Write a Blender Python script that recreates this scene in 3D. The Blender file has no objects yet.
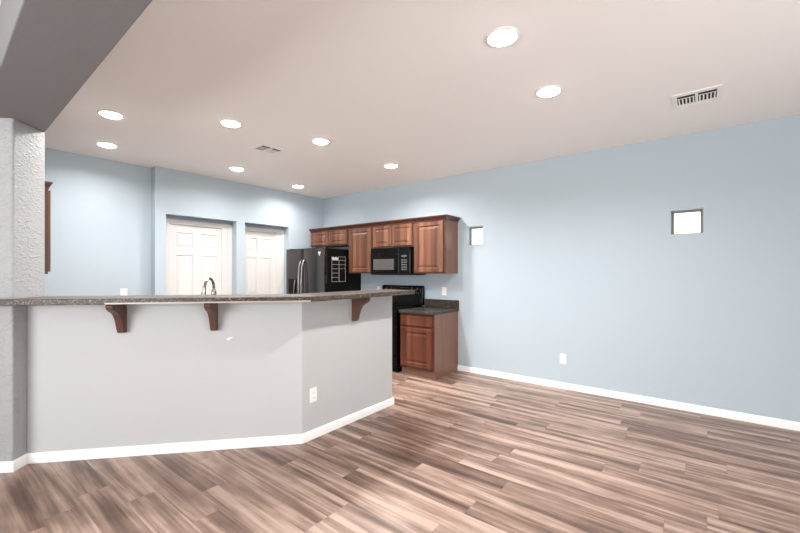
import bpy, bmesh, math, random
from mathutils import Vector, Matrix
random.seed(4)
SC = bpy.context.scene
COL = SC.collection

# ------------------------------------------------------------------ camera
EYE = 1.37
FPX = 385.0
YAW = math.atan(490 / 385.0)
cam_d = bpy.data.cameras.new('camera')
cam_d.sensor_width = 36
cam_d.lens = FPX / 800 * 36
cam_d.shift_y = 6.0 / 800
cam_d.clip_start = 0.02
cam = bpy.data.objects.new('camera', cam_d)
COL.objects.link(cam)
cam.location = (0, 0, EYE)
cam.rotation_euler = (math.pi / 2, 0, -YAW)
SC.camera = cam

# ------------------------------------------------------------------ light
world = bpy.data.worlds.new('world')
SC.world = world
world.use_nodes = True
bgn = world.node_tree.nodes['Background']
bgn.inputs[0].default_value = (0.93, 0.97, 1.0, 1)
bgn.inputs[1].default_value = 2.5

CAN_POWER = 18.0
NEAR_FILL_POWER = 50.0
SIDE_FILL_POWER = 96.0

def area(name, loc, rot, sx, sy, power, color):
    l = bpy.data.lights.new(name, 'AREA')
    l.shape = 'RECTANGLE'
    l.size = sx
    l.size_y = sy
    l.energy = power
    l.color = color
    o = bpy.data.objects.new(name, l)
    COL.objects.link(o)
    o.location = loc
    o.rotation_euler = rot
    return o

# added fill lights outside two unseen openings, tilted up to brighten the ceiling
area('added_fill_near', (0.75, -3.62, 1.12), (math.radians(130), 0, 0), 2.7, 2.0, NEAR_FILL_POWER, (0.96, 0.98, 1)).data.spread = math.radians(115)
area('added_fill_side', (-3.62, 1.6, 1.45), (math.radians(110), 0, math.radians(-90)), 2.8, 1.4, SIDE_FILL_POWER, (0.96, 0.98, 1)).data.spread = math.radians(150)

SC.view_settings.view_transform = 'Standard'
SC.view_settings.look = 'None'
SC.view_settings.gamma = 1
SC.view_settings.use_curve_mapping = False
SC.view_settings.exposure = 0.65

# ------------------------------------------------------------------ materials
def lin(c):
    return tuple(((v / 255) / 12.92 if v / 255 <= 0.04045 else ((v / 255 + 0.055) / 1.055) ** 2.4) for v in c) + (1,)

class NT:
    def __init__(s, name):
        s.m = bpy.data.materials.new(name)
        s.m.use_nodes = True
        s.t = s.m.node_tree
        s.b = s.t.nodes['Principled BSDF']
    def n(s, typ, **kw):
        nd = s.t.nodes.new(typ)
        for k, v in kw.items():
            setattr(nd, k, v)
        return nd
    def l(s, a, b):
        s.t.links.new(a, b)
    def math(s, op, a, b=None, c=None):
        nd = s.n('ShaderNodeMath', operation=op)
        for i, v in enumerate((a, b, c)):
            if v is None:
                continue
            if isinstance(v, (int, float)):
                nd.inputs[i].default_value = v
            else:
                s.l(v, nd.inputs[i])
        return nd.outputs[0]
    def noise(s, vec, scale, detail=3, rough=0.5, dist=0.0):
        nd = s.n('ShaderNodeTexNoise')
        nd.inputs['Scale'].default_value = scale
        nd.inputs['Detail'].default_value = detail
        nd.inputs['Distortion'].default_value = dist
        nd.inputs['Roughness'].default_value = rough
        s.l(vec, nd.inputs['Vector'])
        return nd.outputs['Fac']
    def ramp(s, fac, stops):
        nd = s.n('ShaderNodeValToRGB')
        e = nd.color_ramp.elements
        while len(e) < len(stops):
            e.new(0.5)
        for i, (p, c) in enumerate(stops):
            e[i].position = p
            e[i].color = lin(c)
        s.l(fac, nd.inputs[0])
        return nd.outputs[0]
    def scale(s, vec, sc):
        nd = s.n('ShaderNodeVectorMath', operation='MULTIPLY')
        s.l(vec, nd.inputs[0])
        nd.inputs[1].default_value = sc
        return nd.outputs[0]
    def obj(s):
        return s.n('ShaderNodeTexCoord').outputs['Object']
    def bump(s, h, strength, dist):
        nd = s.n('ShaderNodeBump')
        nd.inputs['Strength'].default_value = strength
        nd.inputs['Distance'].default_value = dist
        s.l(h, nd.inputs['Height'])
        s.l(nd.outputs[0], s.b.inputs['Normal'])

def plain(name, col, rough=0.5, metal=0.0, spec=0.5, coat=0.0):
    q = NT(name)
    q.b.inputs['Base Color'].default_value = lin(col)
    q.b.inputs['Roughness'].default_value = rough
    q.b.inputs['Metallic'].default_value = metal
    q.b.inputs['Specular IOR Level'].default_value = spec
    q.b.inputs['Coat Weight'].default_value = coat
    n = q.noise(q.scale(q.obj(), (40, 40, 40)), 1, 2)
    r = q.math('MULTIPLY_ADD', n, 0.06, rough - 0.03)
    q.l(r, q.b.inputs['Roughness'])
    return q.m

def paint(name, col, bump=0.25, scale=45, rough=0.75):
    q = NT(name)
    q.b.inputs['Base Color'].default_value = lin(col)
    q.b.inputs['Roughness'].default_value = rough
    q.b.inputs['Specular IOR Level'].default_value = 0.25
    v = q.obj()
    n1 = q.noise(v, scale, 4, 0.55)
    n2 = q.noise(v, scale * 0.35, 2)
    h = q.math('ADD', n1, n2)
    q.bump(h, bump, 0.004)
    return q.m

M = {}
M['ceiling'] = paint('ceiling_paint', (250, 246, 242), 0.15, 60, 0.9)
M['blue'] = paint('blue_wall_paint', (181, 193, 200), 0.12)
M['grey'] = paint('greige_wall_paint', (192, 191, 190), 0.12)
M['beam'] = paint('beam_shaded_grey', (130, 128, 128), 0.2)  # same grey as the walls, darkened to paint in the beam's shade
M['trim'] = plain('white_trim_paint', (246, 243, 240), 0.4)
M['door'] = plain('white_door_paint', (221, 217, 213), 0.45)
M['white_plastic'] = plain('white_plastic', (244, 242, 236), 0.35)
M['slot'] = plain('dark_slot', (60, 56, 52), 0.6)
M['vent'] = plain('vent_enamel', (246, 242, 238), 0.5)
M['vent_dark'] = plain('vent_throat', (40, 38, 37), 0.9)
M['black'] = plain('black_enamel', (8, 7, 7), 0.15, 0, .14)
M['black_satin'] = plain('black_satin', (11, 10, 10), 0.4, 0, .14)
M['black_glass'] = plain('black_glass', (8, 8, 8), 0.06, 0, .16)
M['oven_glass'] = plain('grey_oven_glass', (76, 73, 70), 0.08)
M['steel'] = plain('brushed_steel', (170, 168, 166), 0.25, 1.0)
M['chrome'] = plain('polished_nickel', (150, 145, 140), 0.2, 1.0)
M['fridge_front'] = plain('dark_stainless', (84, 82, 82), 0.12, 0.9)
M['fridge_side'] = plain('black_fridge_side', (10, 9, 9), 0.4, 0, .2)
M['white_ink'] = plain('white_chalk_ink', (225, 222, 220), 0.8)
M['bronze'] = plain('bronze_window_frame', (138, 124, 112), 0.5)
M['button'] = plain('grey_button', (92, 92, 92), 0.5)
M['edge'] = plain('painted_edge_highlight', (172, 160, 149), 0.3)  # pale colour standing in for the highlight on the bar edge
M['logo'] = plain('silver_badge', (215, 213, 212), 0.4, 0.3)

# knockdown textured column paint
q = NT('knockdown_grey_paint')
q.b.inputs['Base Color'].default_value = lin((166, 165, 165))
q.b.inputs['Roughness'].default_value = 0.6
v = q.obj()
h1 = q.noise(q.scale(v, (38, 38, 75)), 1, 3, 0.55)
h1 = q.math('SMOOTH_MAX', h1, 0.48, 0.1)
q.bump(h1, 0.8, 0.02)
M['column'] = q.m

# laminate plank floor, boards run along Y
q = NT('plank_floor')
v = q.n('ShaderNodeTexCoord').outputs['Object']
sep = q.n('ShaderNodeSeparateXYZ')
q.l(v, sep.inputs[0])
PW, PL = 0.165, 1.22
rx = q.math('DIVIDE', q.math('ADD', sep.outputs[0], 20.0), PW)
row = q.math('FLOOR', rx)
w1 = q.n('ShaderNodeTexWhiteNoise', noise_dimensions='1D')
q.l(row, w1.inputs['W'])
ry = q.math('ADD', q.math('DIVIDE', q.math('ADD', sep.outputs[1], 20.0), PL), w1.outputs['Value'])
colm = q.math('FLOOR', ry)
cid = q.n('ShaderNodeCombineXYZ')
q.l(row, cid.inputs[0]); q.l(colm, cid.inputs[1])
w2 = q.n('ShaderNodeTexWhiteNoise', noise_dimensions='2D')
q.l(cid.outputs[0], w2.inputs['Vector'])
rv = w2.outputs['Value']
fx = q.math('SUBTRACT', rx, row)
fy = q.math('SUBTRACT', ry, colm)
ex_ = q.math('MULTIPLY', q.math('MINIMUM', fx, q.math('SUBTRACT', 1.0, fx)), PW)
ey_ = q.math('MULTIPLY', q.math('MINIMUM', fy, q.math('SUBTRACT', 1.0, fy)), PL)
seam = q.math('LESS_THAN', q.math('MINIMUM', ex_, ey_), 0.0009)
off = q.n('ShaderNodeCombineXYZ')
q.l(q.math('MULTIPLY', rv, 37.0), off.inputs[0])
q.l(q.math('MULTIPLY', rv, 91.0), off.inputs[1])
q.l(q.math('MULTIPLY', rv, 13.0), off.inputs[2])
va = q.n('ShaderNodeVectorMath', operation='ADD')
q.l(v, va.inputs[0]); q.l(off.outputs[0], va.inputs[1])
big = q.noise(q.scale(va.outputs[0], (12, 0.6, 1)), 1, 3, 0.55, 0.5)
fine = q.noise(q.scale(va.outputs[0], (75, 2.0, 1)), 1, 4, 0.6)
blot = q.noise(q.scale(va.outputs[0], (6, 2.6, 1)), 1, 3, 0.6)
f = q.math('MULTIPLY', big, 0.66)
f = q.math('MULTIPLY_ADD', fine, 0.22, f)
f = q.math('MULTIPLY_ADD', blot, 0.22, f)
f = q.math('MULTIPLY_ADD', rv, 0.06, f)
colr = q.ramp(f, [(0.42, (76, 56, 46)), (0.51, (106, 82, 70)), (0.59, (140, 114, 100)), (0.69, (176, 151, 136))])
mx = q.n('ShaderNodeMix', data_type='RGBA')
q.l(q.math('MULTIPLY', seam, 0.55), mx.inputs[0])
q.l(colr, mx.inputs[6])
mx.inputs[7].default_value = lin((80, 62, 55))
q.l(mx.outputs[2], q.b.inputs['Base Color'])
q.l(q.math('MULTIPLY_ADD', fine, 0.15, 0.28), q.b.inputs['Roughness'])
q.b.inputs['Specular IOR Level'].default_value = 0.5
hh = q.math('MULTIPLY_ADD', seam, -1.0, q.math('MULTIPLY', fine, 0.3))
q.bump(hh, 0.25, 0.002)
M['floor'] = q.m

def wood(name, dark, mid, light, stave=0.062, axis=1, rough=0.38):
    q = NT(name)
    v = q.obj()
    sp = q.n('ShaderNodeSeparateXYZ')
    q.l(v, sp.inputs[0])
    wn = q.n('ShaderNodeTexWhiteNoise', noise_dimensions='1D')
    idx = q.math('FLOOR', q.math('DIVIDE', q.math('ADD', sp.outputs[axis], 3.013), stave))
    q.l(idx, wn.inputs['W'])
    g = q.noise(q.scale(v, (30, 30, 2.2)), 1, 4, 0.6)
    b = q.noise(q.scale(v, (7, 7, 1.1)), 1, 2, 0.5)
    f = q.math('MULTIPLY', wn.outputs['Value'], 0.38)
    f = q.math('MULTIPLY_ADD', g, 0.36, f)
    f = q.math('MULTIPLY_ADD', b, 0.34, f)
    q.l(q.ramp(f, [(0.30, dark), (0.52, mid), (0.78, light)]), q.b.inputs['Base Color'])
    q.b.inputs['Roughness'].default_value = rough
    q.b.inputs['Specular IOR Level'].default_value = 0.4
    return q.m

M['wood'] = wood('stained_hickory', (76, 45, 33), (108, 70, 52), (139, 98, 74))
M['wood_frame'] = wood('shaded_hickory_frame', (66, 40, 30), (84, 54, 41), (102, 68, 52), 0.5)  # face frame darkened to paint in the shadow gaps between doors
M['wood_side'] = wood('stained_side_panel', (115, 81, 67), (130, 94, 77), (144, 107, 89), 5.0)
M['wood_red'] = wood('reddish_base_wood', (74, 38, 28), (103, 56, 40), (126, 76, 56))
M['wood_crown'] = wood('crown_wood', (61, 36, 27), (80, 48, 37), (97, 60, 46), 9.0)
M['wood_corbel'] = wood('corbel_wood', (72, 49, 41), (88, 60, 51), (103, 73, 62), 9.0)

def granite(name, base, fleck, dark, rough=0.32):
    q = NT(name)
    v = q.obj()
    vo = q.n('ShaderNodeTexVoronoi')
    vo.inputs['Scale'].default_value = 190
    q.l(v, vo.inputs['Vector'])
    s1 = q.n('ShaderNodeSeparateColor')
    q.l(vo.outputs['Color'], s1.inputs[0])
    n = q.noise(v, 55, 4, 0.7)
    f = q.math('MULTIPLY_ADD', s1.outputs[0], 0.55, q.math('MULTIPLY', n, 0.45))
    q.l(q.ramp(f, [(0.25, dark), (0.5, base), (0.66, base), (0.82, fleck)]), q.b.inputs['Base Color'])
    q.b.inputs['Roughness'].default_value = rough
    q.b.inputs['Specular IOR Level'].default_value = 0.2
    return q.m
M['granite'] = granite('speckled_granite', (74, 65, 57), (170, 158, 144), (34, 29, 26))
M['laminate_stone'] = granite('dark_stone_top', (66, 62, 56), (130, 118, 100), (34, 31, 29), 0.15)

# lamp lens
q = NT('lamp_lens')
q.b.inputs['Base Color'].default_value = (1, 1, 1, 1)
q.b.inputs['Emission Color'].default_value = (1, 0.96, 0.9, 1)
q.b.inputs['Emission Strength'].default_value = 24
M['lens'] = q.m
# window glass
q = NT('window_glass')
tr = q.n('ShaderNodeBsdfTransparent')
gl = q.n('ShaderNodeBsdfGlossy')
gl.inputs['Roughness'].default_value = 0.02
ms = q.n('ShaderNodeMixShader')
ms.inputs[0].default_value = 0.06
q.l(tr.outputs[0], ms.inputs[1]); q.l(gl.outputs[0], ms.inputs[2])
q.l(ms.outputs[0], q.t.nodes['Material Output'].inputs['Surface'])
M['glass'] = q.m

# ------------------------------------------------------------------ helpers
BASE = {}

class MB:
    def __init__(s):
        s.bm = bmesh.new()
    def box(s, x0, x1, y0, y1, z0, z1):
        p = [(x, y, z) for z in (z0, z1) for y in (y0, y1) for x in (x0, x1)]
        v = [s.bm.verts.new(c) for c in p]
        for f in ((0, 2, 3, 1), (4, 5, 7, 6), (0, 1, 5, 4), (2, 6, 7, 3), (0, 4, 6, 2), (1, 3, 7, 5)):
            s.bm.faces.new([v[i] for i in f])
        return s
    def prism(s, poly, z0, z1):
        a = [s.bm.verts.new((x, y, z0)) for x, y in poly]
        b = [s.bm.verts.new((x, y, z1)) for x, y in poly]
        n = len(poly)
        s.bm.faces.new(a[::-1]); s.bm.faces.new(b)
        for i in range(n):
            s.bm.faces.new((a[i], a[(i + 1) % n], b[(i + 1) % n], b[i]))
        return s
    def extrude(s, pts3, vec):
        a = [s.bm.verts.new(p) for p in pts3]
        b = [s.bm.verts.new(Vector(p) + Vector(vec)) for p in pts3]
        n = len(pts3)
        s.bm.faces.new(a[::-1]); s.bm.faces.new(b)
        for i in range(n):
            s.bm.faces.new((a[i], a[(i + 1) % n], b[(i + 1) % n], b[i]))
        return s
    def loops(s, rings, cap0=True, cap1=True):
        rr = [[s.bm.verts.new(p) for p in r] for r in rings]
        n = len(rr[0])
        for a, b in zip(rr, rr[1:]):
            for i in range(n):
                s.bm.faces.new((a[i], a[(i + 1) % n], b[(i + 1) % n], b[i]))
        if cap0: s.bm.faces.new(rr[0][::-1])
        if cap1: s.bm.faces.new(rr[-1])
        return s
    def tube(s, pts, r, seg=12):
        pts = [Vector(p) for p in pts]
        rings = []
        ref = None
        for i, p in enumerate(pts):
            d = (pts[min(i + 1, len(pts) - 1)] - pts[max(i - 1, 0)]).normalized()
            if ref is None:
                ref = d.orthogonal().normalized()
            ref = (ref - d * ref.dot(d)).normalized()
            w = d.cross(ref)
            rad = r[i] if isinstance(r, (list, tuple)) else r
            rings.append([p + rad * (math.cos(2 * math.pi * k / seg) * ref + math.sin(2 * math.pi * k / seg) * w) for k in range(seg)])
        return s.loops(rings)
    def lathe(s, prof, c=(0, 0, 0), axis='Z', seg=32):
        rings = []
        for r, h in prof:
            ring = []
            for k in range(seg):
                a = 2 * math.pi * k / seg
                u, w = r * math.cos(a), r * math.sin(a)
                if axis == 'Z': p = (u, w, h)
                elif axis == 'X': p = (h, u, w)
                else: p = (u, h, w)
                ring.append((c[0] + p[0], c[1] + p[1], c[2] + p[2]))
            rings.append(ring)
        return s.loops(rings)
    # raised panel: o = corner, u/v in-plane unit axes, n outward normal
    def raised(s, o, u, v, n, w, h, steps):
        o, u, v, n = Vector(o), Vector(u), Vector(v), Vector(n)
        rings = []
        for inset, d in steps:
            i = inset
            rings.append([o + u * i + v * i + n * d, o + u * (w - i) + v * i + n * d,
                          o + u * (w - i) + v * (h - i) + n * d, o + u * i + v * (h - i) + n * d])
        return s.loops(rings)
    def build(s, name, mat, parent=None, base=None, bevel=0, smooth=False):
        bmesh.ops.recalc_face_normals(s.bm, faces=s.bm.faces)
        b = Vector(BASE[parent.name]) if parent is not None else Vector(base or (0, 0, 0))
        me = bpy.data.meshes.new(name)
        for vv in s.bm.verts:
            vv.co -= b
        s.bm.to_mesh(me); s.bm.free()
        me.materials.append(M[mat])
        o = bpy.data.objects.new(name, me)
        COL.objects.link(o)
        if parent is not None:
            o.parent = parent
        else:
            o.location = b
        BASE[o.name] = tuple(b)
        if smooth:
            for p in me.polygons:
                p.use_smooth = True
            me.set_sharp_from_angle(angle=math.radians(38))
        if bevel:
            m = o.modifiers.new('bevel', 'BEVEL')
            m.width = bevel; m.segments = 2; m.limit_method = 'ANGLE'; m.angle_limit = math.radians(40)
        return o

def thing(name, label, cat, base, group=None):
    o = bpy.data.objects.new(name, None)
    o.empty_display_size = 0.1
    COL.objects.link(o)
    o.location = base
    BASE[o.name] = tuple(base)
    return tag(o, label, cat, group)

def tag(o, label, cat, group=None):
    o['label'] = label
    o['category'] = cat
    if group:
        o['group'] = group
    return o

def struct(o, label=None):
    o['kind'] = 'structure'
    if label:
        o['label'] = label
    return o

def sroot(name, base, label=None):
    o = bpy.data.objects.new(name, None)
    COL.objects.link(o)
    o.location = base
    BASE[o.name] = tuple(base)
    return struct(o, label)

def copy_tree(o, parent=None):
    c = o.copy()
    COL.objects.link(c)
    if parent is not None:
        c.parent = parent
    for ch in o.children:
        copy_tree(ch, c)
    return c

def mitred(path, prof, closed=False):
    """sweep a (out, up) profile along a 2D path; out = left of travel"""
    n = len(path)
    rings = []
    for i, p in enumerate(path):
        p = Vector(p)
        d0 = (p - Vector(path[i - 1])).normalized() if i > 0 else None
        d1 = (Vector(path[i + 1]) - p).normalized() if i < n - 1 else None
        d0 = d0 or d1; d1 = d1 or d0
        n0 = Vector((-d0.y, d0.x)); n1 = Vector((-d1.y, d1.x))
        m = (n0 + n1).normalized()
        k = 1 / max(0.3, m.dot(n0))
        rings.append([(p.x + m.x * a * k, p.y + m.y * a * k, z) for a, z in prof])
    return rings

# ------------------------------------------------------------------ shell
CH = 2.743           # ceiling
RX = 4.76            # right wall plane
BY = 5.56            # door wall plane
LY = 5.69            # recessed part of the far wall
LX, FY = -3.5, -3.5  # unseen sides of the room
struct(MB().box(LX - .15, RX + .2, FY - .15, 6.0, -0.1, 0).build('floor', 'floor'))
struct(MB().box(LX - .15, RX + .2, FY - .15, 6.0, CH, CH + 0.1).build('ceiling', 'ceiling'))

# right wall with its two small window openings
W1 = (-0.006, 0.254, 1.755, 2.003)
W2 = (2.326, 2.582, 1.745, 2.003)
m = MB()
x0, x1 = RX, RX + 0.17
m.box(x0, x1, FY - .15, 6.0, 0, W2[2])
m.box(x0, x1, FY - .15, 6.0, 2.003, CH)
for a, b in ((FY - .15, W1[0]), (W1[1], W2[0]), (W2[1], 6.0)):
    m.box(x0, x1, a, b, W2[2], 2.003)
m.box(x0, x1, W1[0], W1[1], W2[2], W1[2])
struct(m.build('wall_right', 'blue'))
for i, (a, b, c, d) in enumerate((W1, W2)):
    r = sroot('window_%d' % (i + 1), (RX + 0.15, (a + b) / 2, c),
              ['small square window on the bare right wall', 'small square window beside the wall cabinets'][i])
    f_ = MB()
    xa, xb = RX + 0.115, RX + 0.15
    t = 0.024
    f_.box(xa, xb, a, a + t, c, d).box(xa, xb, b - t, b, c, d)
    f_.box(xa, xb, a + t, b - t, c, c + t * .6).box(xa, xb, a + t, b - t, d - t, d)
    f_.build('window_frame', 'bronze', r)
    MB().box(RX + 0.130, RX + 0.136, a + t, b - t, c + t * .6, d - t).build('pane', 'glass', r)

# far wall with two recessed door openings
D1 = (2.085, 3.061)
D2 = (3.199, 3.994)
DT = 2.146
JX = 1.955
DY = 5.70
m = MB()
m.box(JX, D1[0], BY, 6.0, 0, CH)
m.box(D1[1], D2[0], BY, 6.0, 0, CH)
m.box(D2[1], RX, BY, 6.0, 0, CH)
for a, b in (D1, D2):
    m.box(a, b, BY, 6.0, DT, CH)
    m.box(a, b, DY + .05, 6.0, 0, DT)
struct(m.build('wall_far', 'blue'))
struct(MB().box(0.28, JX, LY, 6.0, 0, CH).build('wall_far_left', 'blue'))
struct(MB().box(0.16, 0.30, 4.12, 6.0, 0, CH).build('wall_kitchen_left', 'blue'))
# the sides of the room behind and left of the camera
m = MB()
m.box(LX - .15, -0.60, FY - .15, FY, 0, CH)
m.box(2.1, RX, FY - .15, FY, 0, CH)
m.box(-0.60, 2.1, FY - .15, FY, 2.12, CH)
struct(m.build('wall_near', 'blue'))
m = MB()
m.box(LX - .15, LX, FY, 0.1, 0, CH)
m.box(LX - .15, LX, 3.1, 6.0, 0, CH)
m.box(LX - .15, LX, 0.1, 3.1, 0, 0.75)
m.box(LX - .15, LX, 0.1, 3.1, 2.15, CH)
struct(m.build('wall_left', 'grey'))
struct(MB().box(LX, 0.16, 5.6, 6.0, 0, CH).build('wall_left_room', 'grey'))
# unseen patio door behind the camera, added as an opening for the fill light
r = sroot('door_3', (0.75, FY - .08, 0), 'unseen glazed patio door added for the fill light')
m = MB()
for a, b in ((-.60, -.54), (.72, .78), (2.04, 2.10)):
    m.box(a, b, FY - .11, FY - .05, 0, 2.12)
m.box(-.60, 2.1, FY - .11, FY - .05, 2.06, 2.12).box(-.60, 2.1, FY - .11, FY - .05, 0, 0.06)
m.build('door_frame', 'trim', r)
MB().box(-.55, 2.05, FY - .083, FY - .077, 0.05, 2.07).build('pane', 'glass', r)

# casings and six-panel doors in the recesses
def door(name, a, b, s0, s1, label):
    """a,b casing outer X; s0,s1 slab X"""
    r = sroot(name, ((a + b) / 2, DY, 0), label)
    m = MB()
    top = 2.10
    for c0, c1 in ((a, a + .045), (b - .072, b)):
        m.box(c0, c1, DY - .014, DY + .05, 0, top)
    m.box(a + .045, b - .072, DY - .014, DY + .05, top - .062, top)
    m.box(a + .045, s0, DY - .006, DY + .05, 0, top - .062)
    m.box(s1, b - .072, DY - .006, DY + .05, 0, top - .062)
    m.box(s0, s1, DY - .006, DY + .05, 2.03, top - .062)
    m.build('door_frame', 'door', r, bevel=.004)
    # slab: thin core, stiles, rails and raised panels
    y0, yb = DY + .012, DY + .045
    w = s1 - s0
    st = 0.078
    mid = .11 if w > .65 else .10
    pw = (w - 2 * st - mid) / 2
    rows = ((.22, .88), (1.02, 1.61), (1.72, 1.925))
    m = MB()
    m.box(s0, s1, y0 + .012, yb, 0.01, 2.0295)
    m.box(s0, s0 + st, y0, y0 + .012, 0.01, 2.0295)
    m.box(s1 - st, s1, y0, y0 + .012, 0.01, 2.0295)
    m.box(s0 + st + pw, s0 + st + pw + mid, y0, y0 + .012, 0.01, 2.0295)
    zz = [0.01] + [z for rw in rows for z in rw] + [2.0295]
    for xs in (s0 + st, s0 + st + pw + mid):
        for k in range(0, len(zz), 2):
            m.box(xs, xs + pw, y0, y0 + .012, zz[k], zz[k + 1])
        for z0, z1 in rows:
            m.raised((xs, y0 + .012, z0), (1, 0, 0), (0, 0, 1), (0, -1, 0), pw, z1 - z0,
                     ((0.012, -.001), (0.012, .001), (0.032, .009), (0.034, .0095)))
    sl = m.build('door_slab', 'door', r, bevel=.0025)
    kx = s1 - .06
    MB().lathe([(.028, DY + .011), (.028, DY + .004), (.011, DY), (.011, DY - .03), (.026, DY - .042), (.026, DY - .06), (.012, DY - .068), (.001, DY - .069)],
               (kx, 0, .93), 'Y', 20).build('door_knob', 'steel', sl, smooth=True)
    return r
door('door_1', 2.125, 3.061, 2.19, 2.905, 'wider white six-panel door in a blue recess')
door('door_2', 3.20, 3.994, 3.255, 3.83, 'narrower white six-panel door next to the refrigerator')

# column turned 45 degrees, carrying the dropped beam
CC = Vector((0.4375, 3.937))
q_ = 0.2005
K = [(CC.x, CC.y - q_), (CC.x + q_, CC.y), (CC.x, CC.y + q_), (CC.x - q_, CC.y)]
col_o = struct(MB().prism(K, 0, 2.45).build('wall_column', 'column', bevel=.012))
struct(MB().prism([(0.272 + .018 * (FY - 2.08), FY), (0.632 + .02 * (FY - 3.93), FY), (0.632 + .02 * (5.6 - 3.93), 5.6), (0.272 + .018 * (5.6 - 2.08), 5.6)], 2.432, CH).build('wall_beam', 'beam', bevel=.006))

# bar wall: long 45 degree run and a return parallel to the far wall
A = Vector((0.518, 3.819)); B = Vector((1.945, 2.530)); E_ = Vector((3.098, 2.535))
BT = 1.148
dA = (B - A).normalized(); nA = Vector((dA.y, -dA.x))         # outward (towards camera)
nB = Vector((0, -1))
def bend(d):  # corner of both faces offset outward by d
    # solve p.nA = d, p.nB = d
    py = -d
    px = (d - py * nA.y) / nA.x
    return Vector((B.x + px, B.y + py))
T = 0.125
bi = bend(-T)
bar = [tuple(A), tuple(B), tuple(E_), (E_.x, E_.y + T), tuple(bi), tuple(A - nA * T)]
bw = struct(MB().prism(bar, 0, BT).build('wall_peninsula', 'grey', bevel=.006), 'low light grey bar wall with a bend')
# a dab of white touch-up paint on the long face
sdab = 0.0
def on_long(u):
    """point of the long face seen in column u"""
    a_ = (u - 400) / FPX
    d = Vector((math.sin(YAW) + a_ * math.cos(YAW), math.cos(YAW) - a_ * math.sin(YAW)))
    t = (A.dot(nA)) / d.dot(nA)
    return d * t
p = on_long(229.5)
m = MB()
pts = []
for k in range(14):
    a_ = 2 * math.pi * k / 14
    rr = 1 + .25 * math.sin(3 * a_ + 1)
    uu, vv = .021 * rr * math.cos(a_), .009 * rr * math.sin(a_) + .008 * math.cos(a_)
    c = p + dA * uu + nA * -.0005
    pts.append((c.x, c.y, .856 + vv))
m.extrude(pts, (nA.x * .0015, nA.y * .0015, 0))
m.build('paint_dab', 'trim', bw)

# baseboards
prof = [(0, 0), (0.014, 0), (0.014, 0.056), (0.011, 0.064), (0.006, 0.070), (0, 0.072)]
def baseboard(name, path):
    struct(MB().loops(mitred(path, prof)).build(name, 'trim', smooth=True))
baseboard('baseboard_right', [(RX, FY), (RX, 2.706)])
baseboard('baseboard_peninsula', [tuple(x) for x in ((E_.x, E_.y + T), E_, B, A)])
baseboard('baseboard_column', [K[1], K[0], K[3], K[2]][0:1] + [K[0], K[3], K[2]])
baseboard('baseboard_near', [(2.1, FY), (RX, FY)][::-1])

# ------------------------------------------------------------------ bar top
OV, IN = 0.225, 0.165
o1 = bend(OV); i1 = bend(-IN)
ext = 0.085
top = [tuple(A + nA * OV - dA * 0.62), tuple(o1), (E_.x + ext, E_.y - OV), (E_.x + ext, E_.y + IN), tuple(i1),
       tuple(A - nA * IN + dA * .02), tuple(Vector(K[1]) + Vector((.002, -.002))), tuple(Vector(K[0]) + Vector((.002, -.004))),
       tuple(Vector(K[0]) + nA * .004 - dA * .22), ]
o = MB().prism(top, BT + .001, BT + .042).build('bar_countertop', 'granite', base=(1.9, 2.5, BT), bevel=.006)
tag(o, 'speckled brown granite bar top with a bend, on the low grey wall', 'countertop')

e0 = A + nA * (OV + .0005) + dA * .62  # added strip that paints light caught on the bar top's lower edge
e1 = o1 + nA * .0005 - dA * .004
st_ = MB().prism([tuple(e0), tuple(e1), tuple(e1 + nA * .0025), tuple(e0 + nA * .0025)], BT + .0015, BT + .013).build('edge_highlight', 'edge', o, bevel=.001)
st_['label'] = 'painted highlight along the lower edge of the long run'

# ------------------------------------------------------------------ corbels
cp = [(0, 0), (.178, 0), (.192, -.006), (.195, -.018), (.188, -.034), (.164, -.051), (.132, -.066), (.104, -.086), (.085, -.113),
      (.072, -.145), (.061, -.176), (.052, -.202), (.044, -.216), (.034, -.223), (0, -.223)]
TH = 0.046
def corbel(pos, n, side, label):
    """pos = visible rear edge on the wall, n outward, side = direction in which the thickness runs"""
    n = Vector(n); side = Vector(side)
    b = Vector(pos) + n * .002
    pts = [(b.x + n.x * a, b.y + n.y * a, BT - .001 + z) for a, z in cp]
    o = MB().extrude(pts, (side.x * TH, side.y * TH, 0)).build('corbel', 'wood_corbel', base=(b.x, b.y, BT), bevel=.003)
    return tag(o, label, 'bracket', 'corbels under the bar top')
corbel(on_long(127.3), nA, -dA, 'brown wooden corbel under the bar top, nearest to the column')
corbel(on_long(218.3), nA, -dA, 'brown wooden corbel under the bar top, just below the faucet')
pr = Vector((2.503, E_.y))
corbel(pr, nB, (1, 0), 'brown wooden corbel under the short end of the bar top, by the range')

# ------------------------------------------------------------------ hidden-side sink run behind the bar
def long_pt(s, off):
    p = A + dA * s - nA * off
    return (p.x, p.y)
s0, s1 = 0.55, 1.74
q4 = lambda a, b, c, d: [long_pt(a, c), long_pt(b, c), long_pt(b, d), long_pt(a, d)]
ctr = Vector(long_pt(1.1, .45))
r = thing('sink_cabinet', 'brown base cabinet run on the kitchen side of the bar wall', 'cabinet', (ctr.x, ctr.y, 0))
MB().prism(q4(s0, s1, .128, .70), .10, .82).prism(q4(s0, s1, .128, .64), 0, .10).build('body', 'wood_frame', r)
nd = 3
for k in range(nd):
    a = s0 + .02 + k * (s1 - s0 - .02) / nd
    w = (s1 - s0 - .02) / nd - .02
    o0 = long_pt(a, .702)
    d_ = MB().raised((o0[0], o0[1], .13), (dA.x, dA.y, 0), (0, 0, 1), (-nA.x, -nA.y, 0), w, .66,
                ((0, 0), (0, .015), (.004, .019), (.055, .019), (.063, .011), (.07, .011), (.095, .018))).build('door', 'wood', r)
sa, sb = .68, 1.36
m = MB()
z0, z1 = .822, .862
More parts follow.
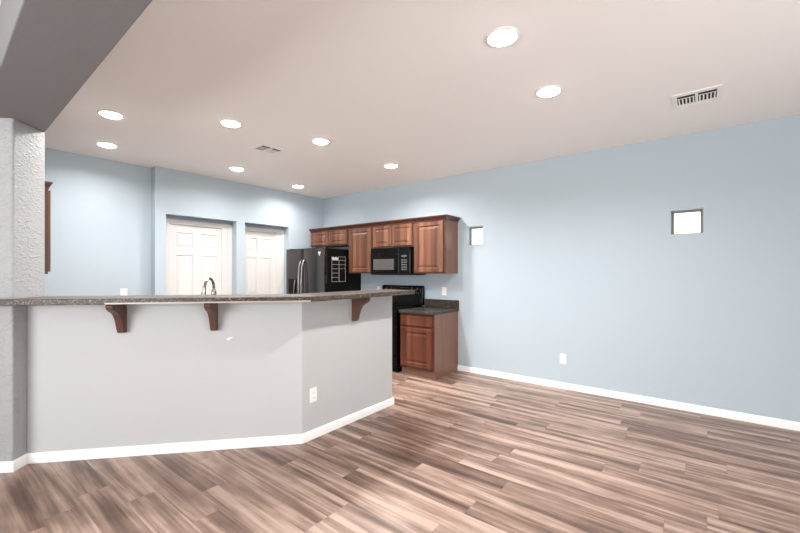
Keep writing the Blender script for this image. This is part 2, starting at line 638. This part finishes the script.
m.prism(q4(s0, sa, .128, .725), z0, z1).prism(q4(sb, s1, .128, .725), z0, z1)
m.prism(q4(sa, sb, .128, .27), z0, z1).prism(q4(sa, sb, .66, .725), z0, z1)
tag(m.build('sink_countertop', 'laminate_stone', base=(ctr.x, ctr.y, z0)), 'lower dark stone countertop behind the bar wall, holding the sink', 'countertop')
m = MB()
m.prism(q4(sa + .002, sb - .002, .272, .658), .825, .832)
m.prism(q4(sa + .002, sa + .012, .272, .658), .832, .866).prism(q4(sb - .012, sb - .002, .272, .658), .832, .866)
m.prism(q4(sa + .012, sb - .012, .272, .282), .832, .866).prism(q4(sa + .012, sb - .012, .648, .658), .832, .866)
tag(m.build('sink', 'steel', base=(ctr.x, ctr.y, .825)), 'stainless sink basin set in the counter below the faucet', 'sink')

# faucet: gooseneck standing between bar wall and sink, spout reaching over the basin
fb = None
a_ = (204.6 - 400) / FPX
d = Vector((math.sin(YAW) + a_ * math.cos(YAW), math.cos(YAW) - a_ * math.sin(YAW)))
t = ((A - nA * .215).dot(nA)) / d.dot(nA)
fb = d * t
sd = (-nA * 1.0 + dA * .12).normalized()
fz = .8625
r = thing('kitchen_faucet', 'brushed nickel gooseneck faucet rising behind the bar top', 'faucet', (fb.x, fb.y, fz))
MB().lathe([(.028, fz), (.028, fz + .012), (.022, fz + .03), (.0165, fz + .12), (.0135, fz + .13)], (fb.x, fb.y, 0), 'Z', 24).build('base', 'chrome', r, smooth=True)
pts = [(fb.x, fb.y, fz + .12), (fb.x, fb.y, fz + .25)]
R = .088
zc = fz + .368
pts.append((fb.x, fb.y, zc))
for k in range(1, 19):
    a = math.pi * k / 18
    off = R * (1 - math.cos(a))
    pts.append((fb.x + sd.x * off, fb.y + sd.y * off, zc + R * math.sin(a)))
ex = fb + sd * 2 * R
pts.append((ex.x, ex.y, zc - .012))
sp = MB().tube(pts, .0112, 14).build('spout', 'chrome', r, smooth=True)
MB().lathe([(.013, zc - .008), (.019, zc - .016), (.021, zc - .035), (.021, zc - .055), (.012, zc - .057)], (ex.x, ex.y, 0), 'Z', 20).build('spray_head', 'chrome', sp, smooth=True)
hx = fb - dA * .020
MB().tube([(fb.x, fb.y, fz + .10), (hx.x, hx.y, fz + .105), (hx.x - dA.x * .003, hx.y - dA.y * .003, fz + .14), (hx.x - dA.x * .004, hx.y - dA.y * .004, fz + .33), (hx.x + dA.x * .002, hx.y + dA.y * .002, fz + .39)], [.008, .008, .006, .005, .004], 10).build('handle', 'chrome', r, smooth=True)

# ------------------------------------------------------------------ cabinets on the right wall (fronts face -X)
DOORP = ((0, 0), (0, .015), (.004, .019), (.052, .019), (.058, .013), (.060, .009), (.070, .009), (.098, .017), (.101, .0175))
DOORS = ((0, 0), (0, .015), (.004, .019), (.040, .019), (.045, .013), (.047, .009), (.054, .009), (.074, .017), (.076, .0175))
FX = 4.425
UB, UT = 1.357, 2.095
def wdoor(y0, y1, z0, z1, x, parent, mat='wood', steps=DOORP, name='door'):
    return MB().raised((x, y1, z0), (0, -1, 0), (0, 0, 1), (-1, 0, 0), y1 - y0, z1 - z0, steps).build(name, mat, parent)

def upper(y0, y1, z0, label, doors, group='wall cabinets on the right wall', steps=DOORP):
    r = thing('wall_cabinet', label, 'cabinet', (RX - .16, (y0 + y1) / 2, z0), group)
    MB().box(FX + .018, RX - .001, y0, y1, z0, UT).build('body', 'wood_side', r)
    MB().box(FX, FX + .018, y0, y1, z0, UT).build('face_frame', 'wood_frame', r)
    for a, b in doors:
        wdoor(a, b, z0 + .018, UT - .028, FX - .0005, r, steps=steps)
    return r
upper(2.705, 3.226, UB, 'tall single-door hickory wall cabinet at the right end, beside the small window', [(2.730, 3.205)])
upper(3.228, 4.012, 1.742, 'short two-door hickory wall cabinet above the black microwave', [(3.252, 3.605), (3.640, 3.990)], steps=DOORS)
upper(4.014, 4.540, UB, 'tall single-door hickory wall cabinet between microwave and refrigerator', [(4.040, 4.512)])
upper(4.542, 5.500, 1.822, 'short two-door hickory wall cabinet above the refrigerator', [(4.565, 5.005), (5.035, 5.475)], steps=DOORS)
# crown moulding: front run, and return on the exposed end
cpf = [(0, UT - .018), (.010, UT - .018), (.012, UT - .004), (.020, UT + .004), (.036, UT + .024), (.045, UT + .030), (.047, UT + .044), (0, UT + .044)]
def crown(path, label, base):
    o = MB().loops(mitred(path, cpf)).build('crown_molding', 'wood_crown', base=base)
    return tag(o, label, 'molding')
crown([(RX - .002, 2.704), (FX - .0005, 2.704), (FX - .0005, 5.50)], 'dark wooden crown molding along the top of the right wall cabinets', (FX, 4.1, UT))

# base cabinets
BX, CT = 4.14, 0.825
def base_cab(y0, y1, label, group):
    r = thing('base_cabinet', label, 'cabinet', (4.44, (y0 + y1) / 2, 0), group)
    MB().box(BX + .018, RX - .001, y0, y1, .098, CT).box(BX + .035, RX - .001, y0, y1, 0, .098).build('body', 'wood_side', r)
    MB().box(BX, BX + .018, y0, y1, .098, CT).build('face_frame', 'wood_red', r)
    wdoor(y0 + .022, y1 - .022, .118, .632, BX - .0005, r, 'wood_red')
    MB().raised((BX - .0005, y1 - .022, .662), (0, -1, 0), (0, 0, 1), (-1, 0, 0), y1 - y0 - .044, .128,
                ((0, 0), (0, .013), (.006, .019), (.02, .019))).build('drawer', 'wood_red', r)
    return r
c1 = base_cab(2.702, 3.248, 'reddish brown base cabinet with one drawer and one door, right of the range', 'base cabinets on the right wall')
c2 = base_cab(4.072, 4.566, 'reddish brown base cabinet hidden between range and refrigerator', 'base cabinets on the right wall')
def worktop(y0, y1, label):
    r = thing('countertop', label, 'countertop', (4.43, (y0 + y1) / 2, CT))
    MB().box(BX - .033, RX - .002, y0, y1, CT + .001, CT + .041).build('slab', 'laminate_stone', r, bevel=.006)
    MB().box(RX - .024, RX - .002, y0, y1, CT + .041, CT + .155).build('backsplash', 'laminate_stone', r, bevel=.003)
worktop(2.684, 3.252, 'short dark stone countertop with backsplash, right of the range')
worktop(4.070, 4.568, 'dark stone countertop with backsplash, between range and refrigerator')

# ------------------------------------------------------------------ left cabinet peeping out behind the column
r = thing('wall_cabinet', 'brown wall cabinet edge peeping out behind the grey column', 'cabinet', (.52, 4.9, UB), None)
LXf = .724
MB().box(.302, LXf - .018, 4.37, 5.67, UB, UT).build('body', 'wood_frame', r)
MB().box(LXf - .018, LXf, 4.37, 5.67, UB, UT).build('face_frame', 'wood_frame', r)
for k in range(3):
    a = 4.385 + k * .43
    MB().raised((LXf + .0005, a, UB + .02), (0, 1, 0), (0, 0, 1), (1, 0, 0), .41, UT - UB - .045, DOORP).build('door', 'wood', r)
o = MB().loops(mitred([(LXf + .0005, 5.67), (LXf + .0005, 4.369), (.302, 4.369)][::-1], [(-a * .55, z) for a, z in cpf])).build('crown_molding', 'wood_crown', base=(LXf, 5, UT))
tag(o, 'dark crown molding on the cabinet behind the grey column', 'molding')

# ------------------------------------------------------------------ microwave
MX = 4.345
r = thing('microwave', 'black over-range microwave hanging under the short wall cabinet', 'microwave', (4.54, 3.62, 1.335))
y0, y1, z0, z1 = 3.232, 3.985, 1.335, 1.738
MB().box(MX + .035, RX - .002, y0, y1, z0 + .012, z1).build('body', 'black_satin', r)
ds = y0 + .205
dr = MB().box(MX, MX + .035, ds + .003, y1 - .002, z0 + .03, z1 - .006).build('door', 'black', r, bevel=.006)
MB().box(MX - .003, MX + .001, ds + .09, y1 - .06, z0 + .075, z0 + .235).build('window', 'oven_glass', dr)
pn = MB().box(MX, MX + .035, y0 + .002, ds, z0 + .03, z1 - .006).build('control_panel', 'black_glass', r, bevel=.006)
MB().tube([(MX, ds + .035, z0 + .07), (MX - .035, ds + .035, z0 + .085), (MX - .042, ds + .035, z0 + .18), (MX - .035, ds + .035, z0 + .275), (MX, ds + .035, z0 + .29)], .012, 12).build('handle', 'black', dr, smooth=True)
MB().box(MX - .002, MX + .001, y0 + .06, y0 + .155, z0 + .255, z0 + .285).build('display', 'oven_glass', pn)
for i in range(5):
    for j in range(3):
        MB().box(MX - .003, MX + .001, y0 + .058 + j * .036, y0 + .082 + j * .036, z0 + .07 + i * .034, z0 + .088 + i * .034).build('button', 'button', pn)
MB().box(MX + .006, RX - .03, y0 + .01, y1 - .01, z0, z0 + .011).build('vent_grille', 'black_satin', r)
MB().box(MX + .002, MX + .035, y0 + .002, y1 - .002, z0 + .012, z0 + .029).build('bottom_rail', 'black_satin', r)

# ------------------------------------------------------------------ range
GX = 4.085
y0, y1 = 3.266, 4.066
r = thing('range', 'black electric range with rear control panel, left of the base cabinet', 'stove', (4.4, 3.62, 0))
MB().box(GX + .03, RX - .03, y0, y1, .06, .868).box(GX + .06, RX - .05, y0 + .02, y1 - .02, 0, .06).build('body', 'black', r)
ck = MB().box(GX - .005, RX - .075, y0 - .001, y1 + .001, .869, .884).build('cooktop', 'black_glass', r, bevel=.004)
for bx, by, br_ in ((4.24, 3.42, .10), (4.24, 3.80, .08), (4.50, 3.42, .08), (4.50, 3.80, .10)):
    MB().lathe([(br_, .885), (br_, .888), (br_ - .012, .888), (br_ - .012, .885)], (bx, by, 0), 'Z', 28).build('burner', 'black_satin', ck)
bg = MB().extrude([(RX - .072, y0, .885), (RX - .003, y0, .885), (RX - .003, y0, 1.170), (RX - .035, y0, 1.172), (RX - .048, y0, 1.160)], (0, y1 - y0, 0)).build('backguard', 'black', r, bevel=.008)
for ky in (3.345, 3.445, 3.845, 3.945):
    kx = RX - .058
    MB().lathe([(.030, kx), (.030, kx - .006), (.024, kx - .008), (.022, kx - .026), (.018, kx - .03), (.001, kx - .03)], (0, ky, 1.100), 'X', 20).build('knob', 'black_satin', bg, smooth=True)
    MB().box(kx - .033, kx - .029, ky - .003, ky + .003, 1.108, 1.12).build('knob_mark', 'white_ink', bg)
    for a in range(0, 300, 50):
        an = math.radians(a + 35)
        cy, cz = ky + .042 * math.sin(an), 1.100 + .042 * math.cos(an)
        MB().box(kx - .001, kx + .004, cy - .003, cy + .003, cz - .003, cz + .003).build('dial_mark', 'white_ink', bg)
MB().box(RX - .0585, RX - .05, 3.52, 3.70, 1.075, 1.125).build('clock_panel', 'black_glass', bg)
for i in range(6):
    MB().box(RX - .0605, RX - .05, 3.535 + i * .026, 3.55 + i * .026, 1.135, 1.143).build('button', 'button', bg)
od = MB().box(GX, GX + .03, y0 + .003, y1 - .003, .235, .80).build('oven_door', 'black', r, bevel=.006)
MB().box(GX - .002, GX + .001, y0 + .13, y1 - .13, .36, .64).build('window', 'black_glass', od)
MB().tube([(GX, y0 + .06, .752), (GX - .04, y0 + .06, .757), (GX - .042, y0 + .09, .757), (GX - .042, y1 - .09, .757), (GX - .04, y1 - .06, .757), (GX, y1 - .06, .752)], .011, 10).build('handle', 'black_satin', od, smooth=True)
MB().box(GX + .005, GX + .03, y0 + .003, y1 - .003, .81, .865).build('front_rail', 'black_satin', r, bevel=.004)
MB().box(GX + .002, GX + .03, y0 + .003, y1 - .003, .07, .225).build('drawer', 'black', r, bevel=.006)

# ------------------------------------------------------------------ refrigerator
RF = 3.93
y0, y1, zt = 4.582, 5.552, 1.760
r = thing('refrigerator', 'dark stainless side-by-side refrigerator with a black side', 'refrigerator', (4.35, 5.04, 0))
MB().box(RF + .085, RX - .005, y0, y1, .03, zt - .012).box(RF + .12, RX - .03, y0 + .03, y1 - .03, 0, .03).build('body', 'fridge_side', r, bevel=.004)
ym = 5.09
def fdoor(a, b):
    m = MB()
    n = 10
    ring0, ring1 = [], []
    for z in (.09, zt):
        pass
    pts = []
    for k in range(n + 1):
        t_ = k / n
        y = a + (b - a) * t_
        x = RF + .012 * (2 * t_ - 1) ** 4
        pts.append((x, y))
    pts = pts + [(RF + .078, b), (RF + .078, a)]
    m.prism(pts, .09, zt)
    return m.build('door', 'fridge_front', r, bevel=.004, smooth=True)
dR = fdoor(y0 + .002, ym - .003)     # fresh food door, nearer the camera
dL = fdoor(ym + .003, y1 - .002)     # freezer door with dispenser
for ya in (y0 + .02, y1 - .09):
    MB().box(RF + .08, RF + .11, ya, ya + .07, zt - .010, zt + .012).build('hinge_cover', 'fridge_side', r)
for dd, yy in ((dR, ym - .036), (dL, ym + .036)):
    pts = []
    for k in range(15):
        t_ = k / 14
        z = .62 + t_ * .93
        x = RF - .018 - .045 * math.sin(math.pi * t_) ** .5
        pts.append((x, yy, z))
    pts = [(RF + .004, yy, .61)] + pts + [(RF + .004, yy, 1.56)]
    MB().tube(pts, .0105, 12).build('handle', 'steel', dd, smooth=True)
MB().box(RF - .003, RF + .004, 5.205, 5.465, .93, 1.265).build('dispenser_recess', 'black_glass', dL)
MB().box(RF - .004, RF + .004, 5.205, 5.465, 1.27, 1.40).build('dispenser_panel', 'fridge_front', dL, bevel=.003)
MB().tube([(RF - .006, 5.285, 1.25), (RF - .014, 5.285, 1.18), (RF - .012, 5.305, 1.08), (RF - .005, 5.315, .98)], [.010, .013, .010, .008], 10).build('dispenser_lever', 'steel', dL, smooth=True)
# small light badge: a crown-like shield
bz, by_ = 1.665, 4.685
MB().extrude([(RF - .0015, by_ - .032, bz + .03), (RF - .0015, by_ + .032, bz + .03), (RF - .0015, by_ + .024, bz + .004), (RF - .0015, by_ + .008, bz - .004),
              (RF - .0015, by_ + .006, bz - .03), (RF - .0015, by_ - .010, bz - .03), (RF - .0015, by_ - .012, bz - .004), (RF - .0015, by_ - .026, bz + .002)], (.006, 0, 0)).build('badge', 'logo', dR)

# planner sheet on the refrigerator side (plane y = y0, seen from -Y)
r = thing('wall_planner', 'black planner sheet with white grid lines stuck on the refrigerator side', 'planner', (4.30, y0 - .002, 1.2))
px0, px1, pz0, pz1 = 4.095, 4.385, 1.225, 1.622
MB().box(px0 - .012, px1 + .012, y0 - .003, y0 - .0008, pz0 - .014, pz1 + .014).build('sheet', 'fridge_side', r)
m = MB()
yl0, yl1 = y0 - .0045, y0 - .0028
lw = .0013
pm = px0 + (px1 - px0) * .52
for xv, za, zb, lw_ in ((px0, pz0, pz1, lw), (pm, pz0, pz1 - .06, lw * 1.5), (px1, pz0, pz1, lw)):
    m.box(xv - lw_, xv + lw_, yl0, yl1, za, zb)
H_ = pz1 - pz0
for k in range(6):
    z = pz0 + k * .068
    if k == 0: m.box(px0, px1, yl0, yl1, z - lw, z + lw)
    else: m.box(px0, pm, yl0, yl1, z - lw, z + lw)
for z in (pz1, pz1 - .055, pz1 - .125, pz1 - .19):
    m.box(pm, px1, yl0, yl1, z - lw, z + lw)
m.build('grid_lines', 'white_ink', r)
# heading scrawl: bold zigzag strokes, too small in the photo to read
m = MB()
hw = (pm - px0 - .02)
zig = [(0, 1), (.12, 0), (.25, 1), (.38, 0), (.52, 1), (.62, 0), (.75, 1), (.86, 0), (1, 1)]
for (a0, b0), (a1, b1) in zip(zig, zig[1:]):
    xa, xb = px0 + .006 + hw * a0, px0 + .006 + hw * a1
    za, zb = pz1 - .06 + .055 * b0, pz1 - .06 + .055 * b1
    m.extrude([(xa - .008, yl0, za), (xa + .008, yl0, za), (xb + .008, yl0, zb), (xb - .008, yl0, zb)], (0, .0017, 0))
m.build('heading', 'white_ink', r)

# ------------------------------------------------------------------ outlets (prototype faces +X locally)
def outlet_proto():
    r = thing('wall_outlet', '', 'outlet', (0, 0, 0), 'wall outlets')
    MB().box(.0005, .006, -.036, .036, -.058, .058).build('cover_plate', 'white_plastic', r, bevel=.0015)
    for z in (-.021, .021):
        s_ = MB().box(.005, .0075, -.017, .017, z - .014, z + .014).build('socket', 'white_plastic', r, bevel=.001)
        MB().box(.0072, .008, -.008, -.006, z - .004, z + .006).box(.0072, .008, .006, .008, z - .004, z + .006).box(.0072, .008, -.002, .002, z - .010, z - .006).build('slots', 'slot', s_)
    return r
po = outlet_proto()
pf = ((Vector((313.0 - 400, 0)).x) / FPX)
dd = Vector((math.sin(YAW) + pf * math.cos(YAW), math.cos(YAW) - pf * math.sin(YAW)))
tt = E_.y / dd.y
opx = dd.x * (2.531 / dd.y)
spots = [((RX, 1.292, .352), math.pi, 'white wall outlet low on the bare right wall'),
         ((RX, 2.930, 1.098), math.pi, 'white wall outlet above the short countertop'),
         ((RX, 4.178, 1.085), math.pi, 'white wall outlet left of the range, above the bar top end'),
         ((opx, 2.5305, .360), -math.pi / 2, 'white wall outlet low on the short end of the bar wall'),
         ((1.651, LY, 1.112), -math.pi / 2, 'white wall outlet on the far blue wall left of the doors')]
for i, (loc, rz, lab) in enumerate(spots):
    o = po if i == 0 else copy_tree(po)
    o.location = loc
    o.rotation_euler = (0, 0, rz)
    o['label'] = lab

# ------------------------------------------------------------------ ceiling registers
def register(cx, cy, sx, sy, label, banks, swap=False):
    r = thing('ceiling_vent', label, 'vent', (cx, cy, CH), 'ceiling vents')
    x0, x1, y0, y1 = cx - sx / 2, cx + sx / 2, cy - sy / 2, cy + sy / 2
    MB().box(x0 + .02, x1 - .02, y0 + .02, y1 - .02, CH - .003, CH - .0005).build('backing', 'vent_dark', r)
    m = MB()
    zb, zt_ = CH - .008, CH - .0005
    f_ = .032
    m.box(x0, x0 + f_, y0, y1, zb, zt_).box(x1 - f_, x1, y0, y1, zb, zt_)
    m.box(x0 + f_, x1 - f_, y0, y0 + f_, zb, zt_).box(x0 + f_, x1 - f_, y1 - f_, y1, zb, zt_)
    m.build('frame', 'vent', r, bevel=.004)
    ix0, ix1, iy0, iy1 = x0 + f_, x1 - f_, y0 + f_, y1 - f_
    m = MB()
    for bx0, bx1, by0, by1, ax, n, thick in banks:
        if swap:
            bx0, bx1, by0, by1, ax = by0, by1, bx0, bx1, 'Y' if ax == 'X' else 'X'
        X0, X1 = ix0 + (ix1 - ix0) * bx0, ix0 + (ix1 - ix0) * bx1
        Y0, Y1 = iy0 + (iy1 - iy0) * by0, iy0 + (iy1 - iy0) * by1
        for k in range(n):
            t_ = (k + .5) / n
            if ax == 'X':     # slats run along X
                w = (Y1 - Y0) / n * thick / 2
                c = Y0 + (Y1 - Y0) * t_
                m.box(X0, X1, c - w, c + w, zb + .002, zt_ - .003)
            else:
                w = (X1 - X0) / n * thick / 2
                c = X0 + (X1 - X0) * t_
                m.box(c - w, c + w, Y0, Y1, zb + .002, zt_ - .003)
    m.build('slats', 'vent', r)
    return r
def banks(t1, t2):
    return [(.09, .80, .465, .535, 'X', 1, 1), (.34, .80, 0, .465, 'X', 5, t1), (.34, .80, .535, 1, 'X', 5, t2), (.0, .09, 0, 1, 'Y', 1, 1), (.27, .31, 0, 1, 'Y', 1, .6), (.80, 1, 0, 1, 'Y', 1, 1)]
register(3.812, .036, .32, .308, 'white ceiling vent with dark louvres, nearest to the right wall', banks(.42, .42))
register(2.462, 3.818, .30, .305, 'white ceiling vent above the bar, among the kitchen downlights', banks(.3, .55), True)

# ------------------------------------------------------------------ recessed ceiling lights
def can_proto():
    r = thing('ceiling_light', '', 'light', (0, 0, 0), 'recessed ceiling lights')
    MB().lathe([(.079, -.0005), (.098, -.0005), (.098, -.004), (.092, -.009), (.082, -.010), (.079, -.006)], (0, 0, 0), 'Z', 40).build('trim_ring', 'vent', r, smooth=True)
    MB().lathe([(.078, -.002), (.078, -.008), (.066, -.017), (.035, -.023), (.001, -.025)], (0, 0, 0), 'Z', 40).build('lens', 'lens', r, smooth=True)
    return r
pc = can_proto()
cans = [(2.132, .917, 'round recessed ceiling light nearest the camera, in front of the bar'),
        (2.986, .915, 'round recessed ceiling light second nearest, towards the ceiling vent and right wall'),
        (1.076, 4.029, 'round recessed ceiling light nearest to the grey beam, the nearer of its pair'),
        (1.306, 5.023, 'round recessed ceiling light by the far blue wall, leftmost of the far row'),
        (1.821, 3.405, 'round recessed ceiling light over the bend side of the bar, left of the small vent'),
        (2.667, 4.832, 'round recessed ceiling light in front of the wider white door'),
        (2.651, 3.132, 'round recessed ceiling light just right of the small square kitchen vent'),
        (3.805, 5.049, 'round recessed ceiling light in the far corner, in front of the refrigerator'),
        (3.813, 3.143, 'round recessed ceiling light in front of the microwave and wall cabinets')]
for i, (x, y, lab) in enumerate(cans):
    o = pc if i == 0 else copy_tree(pc)
    o.location = (x, y, CH)
    o['label'] = lab
    l = bpy.data.lights.new('downlight', 'AREA')
    l.shape = 'DISK'
    l.size = .15
    l.energy = CAN_POWER * (.5 if y > 4 else 1.12 if y > 2 else .92)
    l.color = (.985, .985, .98)
    l.spread = math.radians(156)
    lo = bpy.data.objects.new('downlight', l)
    COL.objects.link(lo)
    lo.location = (x, y, CH - .028)
